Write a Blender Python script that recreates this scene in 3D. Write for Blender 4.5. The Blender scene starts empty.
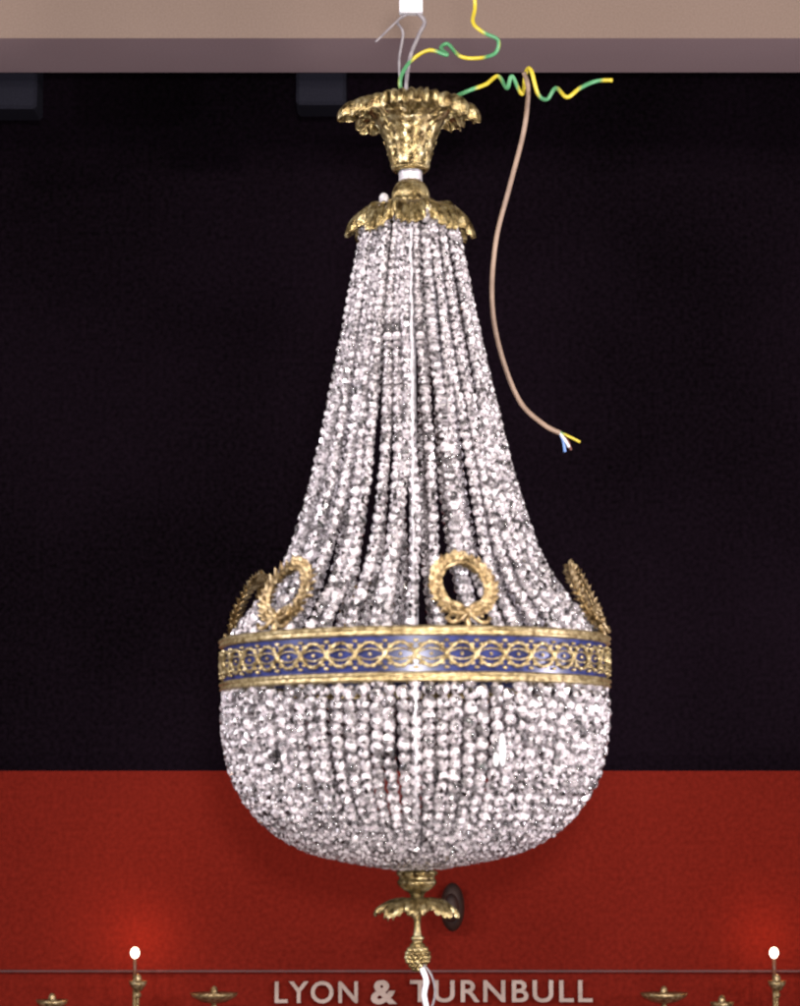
import bpy, math, random
from mathutils import Vector, Matrix, Euler
random.seed(7)
sc = bpy.context.scene
col = sc.collection
PX = 0.00125
D = 3.5; F = 2800.0
TH = math.radians(6.5)
c, s = math.cos(TH), math.sin(TH)
ZC = 1.6                      # camera height above the saleroom floor
CAM = Vector((0, -D*c, ZC))
def at(px, py, y=0.0):
    """world point on the vertical plane at depth y"""
    u = (px-400)/F; v = (503-py)/F
    t = (y-CAM.y)/(c - v*s)
    return Vector((t*u, y, CAM.z + t*(s+v*c)))
def dep(py):
    v = (503-py)/F
    return (-CAM.y)/(c - v*s)
BASE = at(417.8, 975)
def zl(py): return at(400, py).z - BASE.z
def sc_(py): return PX*dep(py)/D
def R(r, py): return r*sc_(py)

# ------------------------------------------------------------ materials
def new_mat(name):
    m = bpy.data.materials.new(name); m.use_nodes = True
    nt = m.node_tree
    return m, nt, nt.nodes["Principled BSDF"]
def noise(nt, scale, detail=3, coord='Object'):
    tc = nt.nodes.new('ShaderNodeTexCoord'); n = nt.nodes.new('ShaderNodeTexNoise')
    n.inputs['Scale'].default_value = scale; n.inputs['Detail'].default_value = detail
    nt.links.new(tc.outputs[coord], n.inputs['Vector']); return n
def ramp(nt, src, stops):
    r = nt.nodes.new('ShaderNodeValToRGB')
    e = r.color_ramp.elements
    e[0].position, e[0].color = stops[0][0], (*stops[0][1], 1)
    e[1].position, e[1].color = stops[-1][0], (*stops[-1][1], 1)
    for p, cc in stops[1:-1]:
        x = e.new(p); x.color = (*cc, 1)
    nt.links.new(src, r.inputs['Fac']); return r
def surf(name, stops, scale, rough=0.5, metal=0, bump=0, bscale=None, **kw):
    m, nt, b = new_mat(name)
    n = noise(nt, scale)
    r = ramp(nt, n.outputs['Fac'], stops)
    nt.links.new(r.outputs['Color'], b.inputs['Base Color'])
    b.inputs['Roughness'].default_value = rough; b.inputs['Metallic'].default_value = metal
    if bump:
        n2 = noise(nt, bscale or scale, 4)
        bp = nt.nodes.new('ShaderNodeBump'); bp.inputs['Strength'].default_value = bump
        bp.inputs['Distance'].default_value = 0.002
        nt.links.new(n2.outputs['Fac'], bp.inputs['Height']); nt.links.new(bp.outputs['Normal'], b.inputs['Normal'])
    for k, v in kw.items(): b.inputs[k.replace('_', ' ')].default_value = v
    return m
BRASS = surf('gilt_brass', [(0.34, (0.06, 0.036, 0.012)), (0.5, (0.30, 0.225, 0.095)), (0.72, (0.64, 0.56, 0.34))], 110, 0.26, 0.8, 0.6, 260)
GOLD = surf('bright_gilt', [(0.32, (0.15, 0.10, 0.04)), (0.5, (0.40, 0.31, 0.15)), (0.7, (0.68, 0.57, 0.34))], 140, 0.33, 0.7, 0.4, 300)
WGOLD = surf('aged_gilt', [(0.32, (0.10, 0.06, 0.025)), (0.5, (0.32, 0.225, 0.105)), (0.7, (0.58, 0.46, 0.27))], 140, 0.36, 0.7, 0.5, 300)
BLUE = surf('blue_enamel', [(0.35, (0.009, 0.012, 0.055)), (0.65, (0.025, 0.035, 0.15))], 60, 0.3)
NICKEL = surf('polished_nickel', [(0.3, (0.42, 0.40, 0.42)), (0.7, (0.70, 0.67, 0.70))], 200, 0.35, 0.3)
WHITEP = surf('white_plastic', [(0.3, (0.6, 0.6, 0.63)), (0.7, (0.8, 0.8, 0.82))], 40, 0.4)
GREYW = surf('grey_flex', [(0.3, (0.12, 0.105, 0.12)), (0.7, (0.24, 0.22, 0.23))], 80, 0.45)
TANW = surf('tan_flex', [(0.3, (0.16, 0.105, 0.075)), (0.7, (0.30, 0.21, 0.155))], 30, 0.5)
BLUEW = surf('blue_wire', [(0.3, (0.10, 0.2, 0.5)), (0.7, (0.25, 0.4, 0.7))], 30, 0.5)
BROWNW = surf('brown_wire', [(0.3, (0.12, 0.04, 0.03)), (0.7, (0.22, 0.1, 0.08))], 30, 0.5)
DARKM = surf('dark_bronze', [(0.3, (0.014, 0.005, 0.004)), (0.7, (0.04, 0.016, 0.010))], 60, 0.6, 0.2)
LETTER = surf('sign_letter', [(0.3, (0.26, 0.18, 0.145)), (0.7, (0.38, 0.28, 0.235))], 30, 0.5)
def earth():
    m, nt, b = new_mat('yellow_green_wire')
    tc = nt.nodes.new('ShaderNodeTexCoord'); w = nt.nodes.new('ShaderNodeTexWave')
    w.inputs['Scale'].default_value = 6; w.inputs['Distortion'].default_value = 3
    nt.links.new(tc.outputs['Object'], w.inputs['Vector'])
    r = ramp(nt, w.outputs['Fac'], [(0.35, (0.50, 0.40, 0.03)), (0.75, (0.07, 0.25, 0.11))])
    nt.links.new(r.outputs['Color'], b.inputs['Base Color']); b.inputs['Roughness'].default_value = 0.4
    return m
EARTH = earth()
def crystal(name, tint=1.0):
    m, nt, b = new_mat(name)
    n = noise(nt, 420, 2)
    r = ramp(nt, n.outputs['Fac'], [(0.38, (0.50*tint, 0.435*tint, 0.47*tint)), (0.5, (0.84*tint, 0.765*tint, 0.81*tint)), (0.60, (1.0, 0.955, 0.975))])
    nt.links.new(r.outputs['Color'], b.inputs['Base Color'])
    at_ = nt.nodes.new('ShaderNodeAttribute'); at_.attribute_name = 'clarity'
    nt.links.new(at_.outputs['Fac'], b.inputs['Transmission Weight'])
    b.inputs['Roughness'].default_value = 0.08
    b.inputs['IOR'].default_value = 1.6
    b.inputs['Coat Weight'].default_value = 1.0; b.inputs['Coat Roughness'].default_value = 0.09
    b.inputs['Coat IOR'].default_value = 1.8
    a2 = nt.nodes.new('ShaderNodeAttribute'); a2.attribute_name = 'round_normal'
    vt = nt.nodes.new('ShaderNodeVectorTransform'); vt.vector_type = 'NORMAL'; vt.convert_from = 'OBJECT'; vt.convert_to = 'WORLD'
    nt.links.new(a2.outputs['Vector'], vt.inputs[0]); nt.links.new(vt.outputs[0], b.inputs['Coat Normal'])
    return m
CRYS = crystal('cut_crystal'); CRYS2 = crystal('cut_crystal_smoky', 0.82)
def wallmat(name, a, b_, rough, fine=260):
    m, nt, b = new_mat(name)
    n1 = noise(nt, 1.3, 4); n2 = noise(nt, fine, 2)
    mx = nt.nodes.new('ShaderNodeMath'); mx.operation = 'MULTIPLY_ADD'
    mx.inputs[1].default_value = 0.45
    ml = nt.nodes.new('ShaderNodeMath'); ml.operation = 'MULTIPLY'; ml.inputs[1].default_value = 0.55
    nt.links.new(n1.outputs['Fac'], ml.inputs[0])
    nt.links.new(n2.outputs['Fac'], mx.inputs[0]); nt.links.new(ml.outputs[0], mx.inputs[2])
    r = ramp(nt, mx.outputs[0], [(0.35, a), (0.65, b_)])
    nt.links.new(r.outputs['Color'], b.inputs['Base Color'])
    b.inputs['Roughness'].default_value = rough
    b.inputs['Specular IOR Level'].default_value = 0.05
    return m
DARKW = wallmat('dark_paint', (0.0008, 0.0003, 0.0007), (0.0082, 0.0042, 0.0080), 1.0, 110)
REDW = wallmat('red_paint', (0.095, 0.0065, 0.0035), (0.175, 0.0135, 0.0075), 0.9, 110)
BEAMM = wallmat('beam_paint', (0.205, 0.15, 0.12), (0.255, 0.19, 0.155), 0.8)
SOFFM = wallmat('soffit_bounce_tone', (0.35, 0.26, 0.27), (0.42, 0.32, 0.33), 0.8)  # beam underside coloured lighter, in place of bounce light from below
GREYB = wallmat('fixture_paint', (0.010, 0.010, 0.015), (0.018, 0.018, 0.026), 0.9)

# ------------------------------------------------------------ mesh helpers
def mesh(name, v, f, mat, smooth=True):
    me = bpy.data.meshes.new(name); me.from_pydata([tuple(x) for x in v], [], f)
    me.materials.append(mat)
    me.polygons.foreach_set('use_smooth', [smooth]*len(me.polygons)); me.update()
    return me
def obj(name, me, parent=None, loc=(0, 0, 0), rot=(0, 0, 0)):
    o = bpy.data.objects.new(name, me); col.objects.link(o)
    o.parent = parent; o.location = loc; o.rotation_euler = rot
    return o
def top(o, label, cat, group=None, kind=None):
    o['label'] = label; o['category'] = cat
    if group: o['group'] = group
    if kind: o['kind'] = kind
def revolve(profile, n=64, mod=None):
    v = []; f = []; m = len(profile)
    for i in range(n):
        a = 2*math.pi*i/n
        for j, (r, z) in enumerate(profile):
            if mod: r, z = mod(a, j/(m-1), r, z)
            v.append((r*math.sin(a), -r*math.cos(a), z))
    for i in range(n):
        k = (i+1) % n
        for j in range(m-1):
            f.append((i*m+j, k*m+j, k*m+j+1, i*m+j+1))
    return v, f
def prof(pts, sub=4):
    """px profile (r, py) -> smooth metres"""
    P = [Vector((R(r, py), zl(py))) for r, py in pts]
    return cat(P, sub)
def cat(P, sub):
    out = []
    n = len(P)
    for i in range(n-1):
        p0 = P[max(i-1, 0)]; p1 = P[i]; p2 = P[i+1]; p3 = P[min(i+2, n-1)]
        for k in range(sub):
            t = k/sub
            out.append(0.5*((2*p1)+(p2-p0)*t+(2*p0-5*p1+4*p2-p3)*t*t+(3*p1-p0-3*p2+p3)*t**3))
    out.append(P[-1]); return out
def tube(path, rad, n=8, closed=False):
    v = []; f = []; m = len(path)
    nrm = Vector((0.31, 0.9, 0.2))
    for i, p in enumerate(path):
        if closed: t = path[(i+1) % m]-path[i-1]
        else: t = path[min(i+1, m-1)]-path[max(i-1, 0)]
        t = t.normalized()
        nrm = (nrm-t*nrm.dot(t)).normalized(); b = t.cross(nrm)
        rr = rad(i/(m-1)) if callable(rad) else rad
        for k in range(n):
            a = 2*math.pi*k/n
            v.append(p+nrm*math.cos(a)*rr+b*math.sin(a)*rr)
    for i in range(m if closed else m-1):
        j = (i+1) % m
        for k in range(n):
            l = (k+1) % n
            f.append((i*n+k, i*n+l, j*n+l, j*n+k))
    if not closed:
        f.append(tuple(range(n-1, -1, -1))); f.append(tuple((m-1)*n+k for k in range(n)))
    return v, f
def join(parts):
    V = []; Fc = []
    for v, f in parts:
        o = len(V); V += [Vector(x) for x in v]; Fc += [tuple(i+o for i in q) for q in f]
    return V, Fc
def box(x0, x1, y0, y1, z0, z1):
    v = [(x, y, z) for x in (x0, x1) for y in (y0, y1) for z in (z0, z1)]
    f = [(0, 1, 3, 2), (4, 6, 7, 5), (0, 4, 5, 1), (2, 3, 7, 6), (0, 2, 6, 4), (1, 5, 7, 3)]
    return v, f
def ball(cx, cy, cz, rx, ry=None, rz=None, nu=10, nv=6):
    ry = ry or rx; rz = rz or rx
    v = [(cx, cy, cz+rz)]; f = []
    for j in range(1, nv):
        t = math.pi*j/nv
        for i in range(nu):
            a = 2*math.pi*i/nu
            v.append((cx+rx*math.sin(t)*math.cos(a), cy+ry*math.sin(t)*math.sin(a), cz+rz*math.cos(t)))
    v.append((cx, cy, cz-rz)); L = len(v)-1
    for i in range(nu):
        k = (i+1) % nu
        f.append((0, 1+i, 1+k)); f.append((L, 1+(nv-2)*nu+k, 1+(nv-2)*nu+i))
        for j in range(nv-2):
            f.append((1+j*nu+i, 1+(j+1)*nu+i, 1+(j+1)*nu+k, 1+j*nu+k))
    return v, f
def leaf(base, d, side, up, L, W, curl=0.3, n=5):
    """pointed cupped leaf"""
    v = []; f = []
    for i in range(n+1):
        t = i/n; w = W*math.sin(math.pi*(0.12+0.88*t))**0.8 if t < 1 else 0.0
        p = base+d*L*t+up*(L*curl*t*t)
        v += [p-side*w-up*w*0.5, p+up*W*0.15, p+side*w-up*w*0.5]
    for i in range(n):
        a = i*3
        f += [(a, a+3, a+4, a+1), (a+1, a+4, a+5, a+2)]
    return v, f
import bmesh
# a 7-sided cut bead: table rings with flat facets
def cut_bead():
    v = []; f = []
    rings = [(0.42, 0.92), (0.93, 0.36), (0.93, -0.36), (0.42, -0.92)]
    for j, (r, z) in enumerate(rings):
        for i in range(7):
            a = 2*math.pi*(i+0.5*(j % 2))/7
            v.append(Vector((r*math.cos(a), r*math.sin(a), z)))
    for j in range(3):
        for i in range(7):
            k = (i+1) % 7; a, b, c2, d = j*7+i, j*7+k, (j+1)*7+i, (j+1)*7+k
            if j % 2 == 0: f += [(a, c2, b), (b, c2, d)]
            else: f += [(a, c2, d), (a, d, b)]
    f.append(tuple(range(6, -1, -1))); f.append(tuple(range(21, 28)))
    return v, f
CV, CF = cut_bead()
bmx = bmesh.new()
vv = [bmx.verts.new(x) for x in CV]
for q in CF: bmx.faces.new([vv[i] for i in q])
bmesh.ops.recalc_face_normals(bmx, faces=bmx.faces)
bmx.verts.index_update()
CF = [tuple(x.index for x in p.verts) for p in bmx.faces]; bmx.free()

# ------------------------------------------------------------ chandelier
ch = bpy.data.objects.new('chandelier', None); col.objects.link(ch)
ch.location = BASE; ch.rotation_euler = (0, math.radians(-0.5), 0)
top(ch, 'tall gilt brass basket chandelier with crystal bead strands and blue band', 'chandelier')

UP = [(45, 214), (50, 250), (60, 300), (70, 350), (81, 400), (92, 450), (105, 500), (121, 550), (136, 580), (152, 602), (169, 622), (182, 640)]
LO = [(187, 690), (189, 715), (187, 745), (179, 778), (164, 804), (141, 828), (108, 847), (72, 857), (40, 863), (20, 866)]
def strand(name, pts, d0, d1, rmin=0, dr=0, bow=0, mat=CRYS, jit=0.6):
    P = prof(pts, 10)
    V = []; Fc = []; CL = []; NR = []
    seg = [(P[i+1]-P[i]).length for i in range(len(P)-1)]; tot = sum(seg)
    pos = random.random()*d0*PX; i = 0; acc = 0.0
    ph = random.random()*6
    while pos < tot:
        while i < len(seg)-1 and acc+seg[i] < pos: acc += seg[i]; i += 1
        q = P[i].lerp(P[i+1], min(1, (pos-acc)/seg[i]))
        t = pos/tot
        dia = (d0+(d1-d0)*t)*PX*random.uniform(0.92, 1.08)
        if q.x < rmin*PX: break
        rj = lambda a: (random.random()-0.5)*a*PX
        cx = bow*PX*math.sin(math.pi*t)*math.sin(ph+5*t)+rj(jit)
        cen = Vector((cx, -(q.x+dr*PX*(1-t)+rj(jit)), q.y))
        rot = Euler((random.uniform(-.6, .6), random.uniform(-.6, .6), random.random()*6)).to_matrix()
        o = len(V); rr = dia*0.55
        for v in CV:
            w = rot @ v
            V.append(cen+w*rr); NR.append(w.normalized())
        Fc += [tuple(k+o for k in q2) for q2 in CF]
        cl = random.choice((0.0, 0.1, 0.2))
        CL += [min(1.0, cl+random.choice((0.05, 0.25, 0.5, 0.7, 0.85))) for _ in CF]  # transmission varied per facet to stand for reflections inside the bead
        pos += dia*0.98
    me = mesh(name, V, Fc, mat, False)
    a = me.attributes.new('clarity', 'FLOAT', 'FACE'); a.data.foreach_set('value', CL)
    a = me.attributes.new('round_normal', 'FLOAT_VECTOR', 'POINT'); a.data.foreach_set('vector', [x for n in NR for x in n])
    return me
upv = [strand('bead_strand', UP, 8.0, 12.0, 0, dr, bow, m, 0.8) for dr, bow, m in
       [(0, 5, CRYS), (-4, 7, CRYS2), (2, 4, CRYS), (-6, 5, CRYS), (0, 8, CRYS), (-3, 5, CRYS),
        (1, 6, CRYS), (-5, 5, CRYS), (0, 4, CRYS2), (-2, 7, CRYS)]]
NU = 54
random.seed(21)
for i in range(NU):
    a = 360*i/NU + random.uniform(-2.2, 2.2)
    if i in (2, 50, 29, 25, 27): a += random.choice((-2.4, 2.4))
    obj('bead_strand', upv[random.randrange(10)], ch, (0, 0, 0), (0, 0, math.radians(a)))
lov = [strand('bowl_strand', LO, 12.8, 8.5, 0, 0, 1.6, m, 1.2) for m in (CRYS, CRYS2, CRYS, CRYS, CRYS, CRYS)]
los = [strand('bowl_strand', LO, 12.8, 8.5, 84, 0, 1.6, m, 1.2) for m in (CRYS, CRYS, CRYS2, CRYS, CRYS)]
NL = 92
for i in range(NL):
    a = 360*i/NL + random.uniform(-0.5, 0.5)
    obj('bowl_strand', random.choice(lov if i % 2 == 0 else los), ch, (0, 0, 0), (0, 0, math.radians(a)))

# added nickel tubes standing for the bright vertical streak down the front beads
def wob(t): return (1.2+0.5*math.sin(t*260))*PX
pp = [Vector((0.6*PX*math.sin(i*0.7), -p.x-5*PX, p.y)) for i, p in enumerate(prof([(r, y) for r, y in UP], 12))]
obj('streak_tube', mesh('streak_tube', *tube(pp, wob), NICKEL), ch, (0, 0, 0), (0, 0, math.radians(-0.5)))
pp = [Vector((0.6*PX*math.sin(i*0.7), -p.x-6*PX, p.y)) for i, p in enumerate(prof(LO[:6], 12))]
obj('streak_tube', mesh('streak_tube', *tube(pp, wob), NICKEL), ch, (0, 0, 0), (0, 0, math.radians(-0.3)))
# centre stem
obj('stem', mesh('stem', *tube([Vector((0, 0, zl(y))) for y in (176, 300, 500, 700, 880)], 4*PX, 12), NICKEL), ch)

# ceiling cup
def scallop(npet, lobes, depth, tmin=0.55, rid=0.03, notch=0.32):
    def f(a, t, r, z):
        p = abs(math.cos(npet*a/2))**0.6
        k = max(0, (t-tmin)/(1-tmin))
        r2 = r*(1+rid*math.cos(lobes*a)*min(1, t*3)) - r*notch*k*(1-p) + 2*PX*k*math.sin(5*a+2)
        z2 = z + depth*PX*k*(1-p) + 1.9*PX*math.sin(lobes*a)*k + 2.6*PX*k*math.sin(3*a+1)
        return r2, z2
    return f
cup = prof([(16, 172), (19, 168), (17, 163), (20, 155), (22, 143), (26, 131), (32, 120), (42, 111), (53, 106), (62, 107), (67, 113), (68, 121)], 4)
o = obj('ceiling_cup', mesh('ceiling_cup', *revolve(cup, 240, scallop(8, 40, 9, 0.45, 0.045, 0.42)), BRASS), ch)
m = o.modifiers.new('s', 'SOLIDIFY'); m.thickness = 0.0014
lv = []
for k in range(8):
    a = 2*math.pi*(k+0.5)/8
    out = Vector((math.sin(a), -math.cos(a), 0)); sd = Vector((math.cos(a), math.sin(a), 0))
    path = [(18, 168), (22, 150), (28, 132), (36, 120), (45, 115), (52, 122)]
    V = []; Fc = []
    P = prof(path, 5)
    for i, p in enumerate(P):
        t = i/(len(P)-1); w = (3+7*math.sin(math.pi*min(1, t*0.9+0.1)))*PX*(1+0.32*math.sin(i*2.1))
        for q in (-1, -0.5, 0, 0.5, 1):
            V.append(out*(p.x+2*PX-abs(q)*2*PX)+sd*w*q+Vector((0, 0, p.y)))
    for i in range(len(P)-1):
        for q in range(4):
            b = i*5+q; Fc.append((b, b+1, b+6, b+5))
    lv.append((V, Fc))
o = obj('acanthus_leaves', mesh('acanthus_leaves', *join(lv), BRASS), ch)
m = o.modifiers.new('s', 'SOLIDIFY'); m.thickness = 0.0016
# neck with wires
nk = prof([(6, 182), (9, 180), (10, 176), (7, 173), (11, 171), (6, 168)], 3)
obj('neck', mesh('neck', *revolve(nk, 32), NICKEL), ch)
cp = [Vector((math.cos(t*1.9)*(11*PX), math.sin(t*1.9)*11*PX, zl(181)+t*0.55*PX)) for t in [x*0.3 for x in range(60)]]
obj('wire_coil', mesh('wire_coil', *tube(cp, 1.2*PX, 6), NICKEL), ch)
# lower crown
cr = prof([(9, 181), (14, 186), (17, 193), (18, 200), (23, 205), (34, 208), (45, 212), (53, 218), (59, 227), (62, 238)], 4)
o = obj('crown', mesh('crown', *revolve(cr, 240, scallop(9, 54, 19, 0.5, 0.04)), BRASS), ch)
m = o.modifiers.new('s', 'SOLIDIFY'); m.thickness = 0.0015
bd = [ball(R(22, 205)*math.sin(a), -R(22, 205)*math.cos(a), zl(203), 3*PX) for a in [2*math.pi*k/22 for k in range(22)]]
bd += [ball(R(38+6*math.sin(k*2), 212)*math.sin(a), -R(38+6*math.sin(k*2), 212)*math.cos(a), zl(210), 3*PX) for k, a in enumerate([2*math.pi*k/18 for k in range(18)])]
obj('crown_beading', mesh('crown_beading', *join(bd), BRASS), ch)
obj('loose_bead', mesh('loose_bead', *ball(-27*PX, -8*PX, zl(200), 5*PX, None, 6*PX, 8, 6), NICKEL, False), ch)

# blue band
band = obj('blue_band', mesh('blue_band', *revolve(prof([(191, 682), (191.5, 665), (191, 647)], 3), 180), BLUE), ch)
def rim(ys, rs):
    return revolve([(R(r, y), zl(y)) for r, y in zip(rs, ys)], 180)
for ys in ((638, 638.5, 640.5, 642, 643, 644.5, 646.5, 648, 648), (681.5, 681.5, 683, 685, 686, 687.5, 689.5, 691, 691)):
    obj('rim', mesh('rim', *rim(ys, (184, 192, 195.5, 196, 193.5, 194.5, 195.5, 193, 184)), GOLD), band)
orn = []
NLOOP = 42; zc = zl(665)
rr = R(193.2, 665)
for sgn in (1, -1):
    for amp, rad_ in ((11.0, 1.8), (5.0, 0.9)):
        path = []
        for i in range(NLOOP*16):
            a = 2*math.pi*i/(NLOOP*16)
            h = math.sin(NLOOP*a/2)*sgn
            h = math.copysign(abs(h)**0.8, h)
            r3 = rr+sgn*0.8*PX*math.cos(NLOOP*a/2)
            path.append(Vector((r3*math.sin(a), -r3*math.cos(a), zc+h*amp*PX)))
        orn.append(tube(path, lambda t, rad_=rad_: (rad_+0.3*rad_*math.sin(t*2*math.pi*NLOOP*5))*PX, 6, True))
for k in range(NLOOP):
    a0 = 2*math.pi*(k+0.5)/NLOOP
    orn.append(ball(rr*math.sin(a0), -rr*math.cos(a0), zc, 1.8*PX, 1.8*PX, 1.8*PX, 8, 6))
    a0 = 2*math.pi*k/NLOOP
    orn.append(ball(rr*math.sin(a0), -rr*math.cos(a0), zc, 2.8*PX, 2.8*PX, 5.5*PX, 8, 6))
    for zz in (-12.5, 12.5):
        for dd in (-1, 0, 1):
            aa = a0+dd*4.4*PX/rr
            z4 = zz*(1-0.3*abs(dd))
            orn.append(ball(rr*math.sin(aa), -rr*math.cos(aa), zc+z4*PX, 2.7*PX, 1.6*PX, 1.6*PX, 8, 5))
obj('guilloche_ornament', mesh('guilloche_ornament', *join(orn), GOLD), band)

# wreaths
def wreath_mesh():
    parts = []
    W = 26*PX; H = 29*PX
    parts.append(tube([Vector((W*math.cos(a), 0, H*math.sin(a))) for a in [2*math.pi*i/48 for i in range(48)]], 1.6*PX, 8, True))
    NI = 14
    for i in range(NI):
        for side in (-1, 1):
            a = -math.pi/2 + side*math.pi*(i+0.3)/NI
            p = Vector((W*math.cos(a), 0, H*math.sin(a)))
            tn = Vector((-math.sin(a), 0, math.cos(a)))*side
            ou = Vector((math.cos(a), 0, math.sin(a)))
            for q in (-1, 0, 1):
                d = (tn+ou*0.75*q+Vector((0, -0.25-0.3*(q == 0), 0))).normalized()
                for fs in (-1, 1):
                    up = Vector((0, fs, 0))
                    d2 = Vector((d.x, d.y*(-fs), d.z))
                    sd = d2.cross(up).normalized()
                    parts.append(leaf(p+up*1.2*PX, d2, sd, up, (10.5 if q else 9)*PX*random.uniform(.85, 1.2), 3.2*PX, 0.12))
            for fs in (-1, 1):
                parts.append(ball(p.x+ou.x*4*PX, fs*3*PX, p.z+ou.z*4*PX, 1.7*PX, None, None, 6, 4))
    for q in (-1, 1):
        path = [Vector((q*x*PX, -3*PX, -H+z*PX)) for x, z in ((0, 0), (7, 7), (15, 8), (16, 1), (8, -3), (0, 0), (9, -10), (17, -12), (21, -7))]
        parts.append(tube(cat(path, 4), 2.1*PX, 6))
    parts.append(ball(0, -4*PX, -H, 4*PX))
    parts.append(tube([Vector((0, 0, -H)), Vector((0, 1*PX, -H-16*PX))], 3*PX, 8))
    return mesh('wreath', *join(parts), WGOLD)
wm = wreath_mesh()
for k in range(6):
    a = math.radians(15+60*k)
    r5 = R(173, 598)
    obj('wreath', wm, ch, (r5*math.sin(a), -r5*math.cos(a), zl(600)), (math.radians(-26), random.uniform(-.05, .05), a))

# foot: boss, leaf collar, stem, pinecone
boss = prof([(0, 866), (14, 869), (20, 873), (17, 878), (19, 883), (14, 889), (8, 893), (6, 898), (5, 902)], 4)
ft = obj('finial', mesh('finial', *revolve(boss, 48, lambda a, t, r, z: (r*(1+0.05*math.cos(16*a)), z)), BRASS), ch)
cl = prof([(4, 901), (12, 899), (24, 902), (33, 906), (39, 911), (41, 916)], 4)
o = obj('leaf_collar', mesh('leaf_collar', *revolve(cl, 200, scallop(8, 40, 9, 0.2, 0.04)), BRASS), ft)
m = o.modifiers.new('s', 'SOLIDIFY'); m.thickness = 0.0014
st = prof([(4, 900), (8, 908), (5, 914), (3.5, 922), (4, 934), (7, 938), (5, 942), (8, 945)], 4)
obj('finial_stem', mesh('finial_stem', *revolve(st, 32), BRASS), ft)
pc = []
for j in range(7):
    t = (j+0.5)/7; r6 = 10.5*math.sin(math.pi*(0.08+0.87*t)); n = max(4, int(r6*1.2))
    for i in range(n):
        a = 2*math.pi*(i+0.5*(j % 2))/n
        pc.append(ball(r6*PX*math.sin(a), -r6*PX*math.cos(a), zl(944+27*t), 3.2*PX, None, 3.0*PX, 7, 5))
pc.append(ball(0, 0, zl(957), 10*PX, None, 13*PX, 16, 10))
obj('pinecone', mesh('pinecone', *join(pc), BRASS), ft)
obj('tail_wire', mesh('tail_wire', *tube(cat([Vector((3*PX, -4*PX, zl(966))), Vector((8*PX, -6*PX, zl(980))), Vector((6*PX, -5*PX, zl(995))), Vector((9*PX, -5*PX, zl(1010)))], 6), 2.8*PX), WHITEP), ft)
obj('tail_wire', mesh('tail_wire', *tube(cat([Vector((5*PX, -6*PX, zl(964))), Vector((13*PX, -6*PX, zl(975))), Vector((17*PX, -6*PX, zl(992))), Vector((13*PX, -6*PX, zl(1008)))], 6), 1.1*PX), GREYW), ft)
# added white slivers standing for the flash highlight on the bowl
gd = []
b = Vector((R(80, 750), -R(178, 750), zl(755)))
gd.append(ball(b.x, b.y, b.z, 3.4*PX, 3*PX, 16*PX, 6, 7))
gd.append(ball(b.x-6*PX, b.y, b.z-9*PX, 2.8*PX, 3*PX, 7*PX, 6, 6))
obj('highlight_sliver', mesh('highlight_sliver', *join(gd), WHITEP, False), ch)

# ------------------------------------------------------------ hook, wires
def wire(name, pts, rad, mat, label, cat_, y=0.0):
    P = [at(p[0], p[1], y+0.012*math.sin(i*1.7)) for i, p in enumerate(pts)]
    base = P[0].copy()
    P = [p-base for p in P]
    o = obj(name, mesh(name, *tube(cat(P, 8), rad*PX), mat), None, base)
    top(o, label, cat_)
    return o
hk = bpy.data.objects.new('ceiling_hook', None); col.objects.link(hk); hb = at(411, 14); hk.location = hb
top(hk, 'white plastic connector and grey rod holding the chandelier up', 'hook')
v, f = box(-12*PX, 12*PX, -8*PX, 8*PX, 0, 26*PX)
me = mesh('connector', v, f, WHITEP, False)
o = obj('connector', me, hk); bv = o.modifiers.new('b', 'BEVEL'); bv.width = 0.003; bv.segments = 3
hp = cat([Vector((6*PX, 0, 2*PX)), Vector((14*PX, 0, -8*PX)), Vector((8*PX, 0, -22*PX)), Vector((-2*PX, 0, -50*PX)), Vector((-5*PX, 0, -90*PX)), Vector((0, 0, -150*PX))], 6)
obj('hook_rod', mesh('hook_rod', *tube(hp, 2.2*PX), GREYW), hk)
hp = cat([Vector((-4*PX, 0, 0)), Vector((-14*PX, 0, -8*PX)), Vector((-8*PX, 0, -20*PX)), Vector((-12*PX, 0, -50*PX)), Vector((-9*PX, 0, -86*PX))], 6)
obj('hook_wire', mesh('hook_wire', *tube(hp, 1.5*PX), GREYW), hk)
hp = cat([Vector((-9*PX, -3*PX, -3*PX)), Vector((-20*PX, -3*PX, -14*PX)), Vector((-36*PX, -3*PX, -30*PX))], 6)
obj('hook_wire', mesh('hook_wire', *tube(hp, 1.2*PX), GREYW), hk)
wire('earth_wire', [(472, -30), (475, 5), (473, 22), (483, 32), (498, 40), (495, 53), (478, 58), (460, 56), (448, 44), (441, 48), (447, 55), (430, 50), (414, 58), (404, 70), (400, 84), (405, 100)],
     2.1, EARTH, 'curly yellow and green wire hanging down to the brass cup', 'wire', -0.01)
wire('earth_wire', [(612, 80), (596, 81), (580, 88), (567, 97), (556, 88), (547, 99), (538, 94), (531, 70), (526, 72), (522, 94), (512, 76), (507, 88), (498, 76), (486, 84), (470, 90), (452, 98), (436, 106)],
     2.1, EARTH, 'zigzag yellow and green wire springing from the brass cup', 'wire', -0.03)
cab = bpy.data.objects.new('electric_cable', None); col.objects.link(cab); cb = at(527, 78, 0.0); cab.location = cb
top(cab, 'long tan electric flex dangling loose with frayed coloured ends', 'cable')
def cw(name, pts, rad, mat):
    P = cat([at(x, y, d)-cb for x, y, d in pts], 8)
    obj(name, mesh(name, *tube(P, rad*PX), mat), cab)
cw('cable_sheath', [(524, 72, -0.03), (528, 90, -.02), (524, 130, 0), (510, 185, .0), (496, 240, 0.01), (492, 300, 0.01), (500, 350, 0.01), (519, 400, 0.01), (543, 424, 0.0), (560, 433, 0)], 2.5, TANW)
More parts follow.
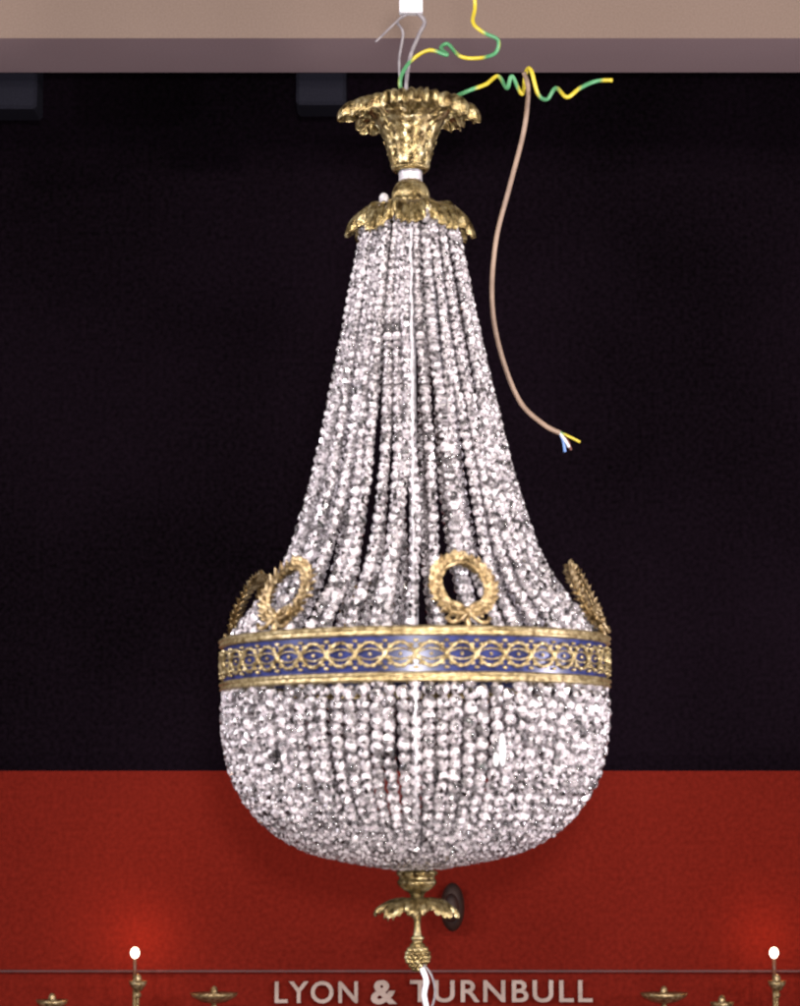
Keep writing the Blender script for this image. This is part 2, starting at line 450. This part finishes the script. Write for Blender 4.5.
cw('cable_core', [(559, 432, 0), (563, 440, 0), (565, 452, 0)], 1.5, BLUEW)
cw('cable_core', [(558, 432, 0), (567, 440, 0.002), (571, 450, 0)], 1.2, BROWNW)
cw('cable_core', [(559, 432, 0), (568, 436, -0.002), (580, 442, 0)], 1.4, EARTH)
cw('cable_core', [(559, 432, 0), (565, 440, -0.003), (569, 447, 0)], 1.4, WHITEP)

# ------------------------------------------------------------ background
YW = 2.2
zr = at(400, 771, YW).z
def slab(name, b, mat, label, cat_, kind=None, mat2=None):
    x0, x1, y0, y1, z0, z1 = b
    v, f = box(x0, x1, 0, y1-y0, 0, z1-z0)
    me = mesh(name, v, f, mat, False)
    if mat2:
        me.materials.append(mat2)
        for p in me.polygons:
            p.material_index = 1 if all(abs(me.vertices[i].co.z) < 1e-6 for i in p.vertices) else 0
    o = obj(name, me, None, (0, y0, z0))
    top(o, label, cat_, None, kind); return o
slab('red_wall', (-3, 3, YW, YW+0.12, 0.0, zr), REDW, 'deep red painted lower wall with a crisp top edge', 'wall')
slab('dark_wall', (-3, 3, YW+0.16, YW+0.25, 0.0, 4.6), DARKW, 'near black painted upper wall behind the red one', 'wall')
YB = 1.5
zb = at(400, 38, YB).z
y2 = YB
while at(400, 72, y2).z < zb: y2 += 0.005
slab('ceiling_beam', (-3, 3, YB, y2, zb, zb+0.7), BEAMM, 'pinkish beige painted beam crossing above the chandelier', 'beam', None, SOFFM)
def fixture(x0, x1, y0, y1, label):
    a = at(x0, y1, y2+0.06); b_ = at(x1, y0, y2+0.06)
    v, f = box(0, b_.x-a.x, 0, 0.1, 0, b_.z-a.z+0.03)
    o = obj('ceiling_bracket', mesh('ceiling_bracket', v, f, GREYB, False), None, a)
    q = o.modifiers.new('b', 'BEVEL'); q.width = 0.006
    top(o, label, 'bracket')
fixture(-60, 37, 68, 108, 'dark grey box bracket fixed beneath the beam')
fixture(296, 346, 68, 104, 'small dark grey bracket fixed behind the beam')
za = at(400, 970, YW).z
slab('wall_rail', (-3, 3, YW-0.012, YW, za-0.004, za), surf('rail_paint', [(0.3, (0.05, 0.005, 0.004)), (0.7, (0.10, 0.010, 0.008))], 20, 0.6), 'thin dark red rail running along the red wall', 'rail')

# sign
sg = bpy.data.objects.new('wall_sign', None); col.objects.link(sg); sb = at(275, 1003, YW); sg.location = sb
top(sg, 'pale raised capital letters spelling a firm name on red wall', 'sign')
def word(txt, x0, x1, ytop, ybot, name, mat, off=0.02):
    cu = bpy.data.curves.new(name, 'FONT'); cu.body = txt; cu.size = 1; cu.extrude = 0.06; cu.offset = off
    cu.space_character = 1.16
    t = bpy.data.objects.new('tmp', cu); col.objects.link(t)
    bpy.context.view_layer.update()
    me = bpy.data.meshes.new_from_object(t.evaluated_get(bpy.context.evaluated_depsgraph_get()))
    bpy.data.objects.remove(t)
    xs = [v.co.x for v in me.vertices]; ys = [v.co.y for v in me.vertices]
    a = at(x0, ybot, YW); b_ = at(x1, ytop, YW)
    kx = (b_.x-a.x)/(max(xs)-min(xs)); ky = (b_.z-a.z)/(max(ys)-min(ys))
    mx, my = min(xs), min(ys)
    for v in me.vertices:
        v.co = Vector(((v.co.x-mx)*kx, -0.010-v.co.z*0.1, (v.co.y-my)*ky))
    me.materials.clear(); me.materials.append(mat); me.name = name
    obj(name, me, sg, a-sb)
word('LYON', 275, 358, 981, 1003, 'lettering', LETTER, 0.015)
word('&', 371, 397, 980, 1004, 'ampersand', LETTER, 0.035)
word('TURNBULL', 410, 592, 980, 1002, 'lettering', LETTER, 0.015)

# dark wall lamp behind the foot of the chandelier
wl = bpy.data.objects.new('wall_fitting', None); col.objects.link(wl); wb = at(451, 908, YW-0.08); wl.location = wb
top(wl, 'small dark bronze round fitting mounted on the red wall', 'wall fitting')
k = PX*(dep(900)+YW)/D
obj('knob', mesh('knob', *ball(0, 0, 0, 8*k, 8*k, 14*k, 18, 12), DARKM), wl)
obj('backplate', mesh('backplate', *ball(2*k, 0.055, 0, 12*k, 0.024, 24*k, 18, 12), DARKM), wl)

# small lamps with lit bulbs along the foot of the red wall
def emis(name, colr, st):
    m, nt, b = new_mat(name)
    n = noise(nt, 30); r = ramp(nt, n.outputs['Fac'], [(0.2, colr), (0.8, (1, 0.9, 0.72))])
    nt.links.new(r.outputs['Color'], b.inputs['Emission Color']); b.inputs['Emission Strength'].default_value = st
    return m
BULB = emis('lit_bulb', (1, 0.74, 0.45), 6)
CANDLE = surf('candle_sleeve', [(0.3, (0.10, 0.03, 0.015)), (0.7, (0.2, 0.08, 0.04))], 40, 0.5)
def brass_lamp(bx, by, dishes, label):
    y = YW-0.12
    o0 = bpy.data.objects.new('candle_lamp', None); col.objects.link(o0); b0 = at(bx, 1040, y); o0.location = b0
    top(o0, label, 'lamp', 'brass candle lamps by the red wall')
    q = at(bx, by, y)-b0; k = PX*(dep(950)+y)/D
    obj('bulb', mesh('bulb', *ball(q.x, 0, q.z, 4.6*k, None, 5.6*k, 14, 10), BULB), o0)
    obj('candle_tube', mesh('candle_tube', *tube([Vector((q.x, 0, q.z-6*k)), Vector((q.x, 0, q.z-26*k))], 2.0*k), CANDLE), o0)
    arms = []
    def dish(x, yy, r):
        p = at(x, yy, y)-b0
        pr = [(1*k, p.z-9*k), (r*0.5, p.z-7*k), (r*0.9, p.z-2*k), (r, p.z+2*k), (r*0.85, p.z+1*k), (2*k, p.z-4*k)]
        v, f = revolve([(max(a, 0.0005), z) for a, z in pr], 28)
        arms.append(([Vector((a[0]+p.x, a[1], a[2])) for a in v], f))
        arms.append(ball(p.x, 0, p.z-12*k, 3.5*k))
        arms.append(ball(p.x, 0, p.z+3*k, 4*k, 4*k, 6*k))
        arms.append(tube(cat([Vector((p.x, 0, p.z-10*k)), Vector((p.x*0.8, 0, p.z-34*k)), Vector((p.x*0.3+q.x*0.2, 0, p.z-50*k)), Vector((q.x, 0, 0))], 6), 1.8*k))
    dish(bx+3, by+30, 9*k)
    for x, yy, r in dishes: dish(x, yy, r*k)
    arms.append(tube([Vector((q.x, 0, q.z-22*k)), Vector((q.x, 0, -0.1))], 2.2*k))
    obj('brass_arm', mesh('brass_arm', *join(arms), WGOLD), o0)
    l = bpy.data.lights.new('bulb_light', 'POINT'); l.energy = 0.28; l.color = (1, 0.5, 0.22); l.shadow_soft_size = 0.02
    obj('bulb_light', l, o0, (q.x, 0.04, q.z+0.02))
brass_lamp(135, 953, [(214, 995, 24), (52, 1002, 16)], 'brass candle lamp with a lit bulb and dish arms')
brass_lamp(774, 953, [(664, 995, 24), (722, 1004, 12)], 'brass candle lamp with a lit bulb and wide dish')

v, f = box(-3, 3, -5, YW+0.25, -0.1, -0.004)
o = obj('floor', mesh('floor', v, f, wallmat('floor_carpet', (0.05, 0.03, 0.03), (0.09, 0.05, 0.05), 0.9), False)); o['kind'] = 'structure'

# ------------------------------------------------------------ camera
cd = bpy.data.cameras.new('camera'); cam = bpy.data.objects.new('camera', cd); col.objects.link(cam)
cam.location = CAM; cam.rotation_euler = (math.pi/2+TH, 0, 0)
cd.sensor_fit = 'HORIZONTAL'; cd.sensor_width = 36; cd.lens = F/800*36; cd.clip_end = 100
cd.dof.use_dof = True; cd.dof.focus_distance = 4.3; cd.dof.aperture_fstop = 9
sc.camera = cam

# ------------------------------------------------------------ lights
def light(name, kind, loc, energy, color=(1, 1, 1), size=0.1, target=None):
    l = bpy.data.lights.new(name, kind); l.energy = energy; l.color = color
    if kind == 'AREA': l.size = size
    else: l.shadow_soft_size = size
    o = obj(name, l, None, loc)
    if target is not None:
        o.rotation_euler = (Vector(target)-Vector(loc)).to_track_quat('-Z', 'Y').to_euler()
    return o
mid = (0.02, 0, 2.0)
light('flash', 'POINT', (0.05, CAM.y, CAM.z+0.12), 410, (1, 0.95, 0.94), 0.05)
light('sparkle_light', 'AREA', (-1.6, -2.4, 3.2), 60, (1, 0.9, 0.84), 0.14, mid)  # unseen area lights, added to put sparkle on the bead facets
light('sparkle_light', 'AREA', (1.8, -2.0, 3.0), 60, (1, 0.9, 0.84), 0.14, mid)
light('sparkle_light', 'AREA', (-1.9, -0.6, 2.4), 28, (0.9, 0.88, 1), 0.14, mid)
light('sparkle_light', 'AREA', (2.0, -0.3, 1.7), 28, (0.95, 0.88, 1), 0.14, mid)
light('sparkle_light', 'AREA', (0.6, -2.0, 0.7), 28, (1, 0.9, 0.85), 0.14, mid)
w = bpy.data.worlds.new('World'); sc.world = w; w.use_nodes = True
bg = w.node_tree.nodes['Background']
nt = w.node_tree
tc = nt.nodes.new('ShaderNodeTexCoord'); n = nt.nodes.new('ShaderNodeTexNoise'); n.inputs['Scale'].default_value = 5
nt.links.new(tc.outputs['Generated'], n.inputs['Vector'])
r = ramp(nt, n.outputs['Fac'], [(0.47, (0.015, 0.012, 0.015)), (0.60, (1.0, 0.88, 0.84))])
nt.links.new(r.outputs['Color'], bg.inputs['Color']); bg.inputs['Strength'].default_value = 0.5
sc.view_settings.view_transform = 'Standard'; sc.view_settings.look = 'None'; sc.view_settings.exposure = 0
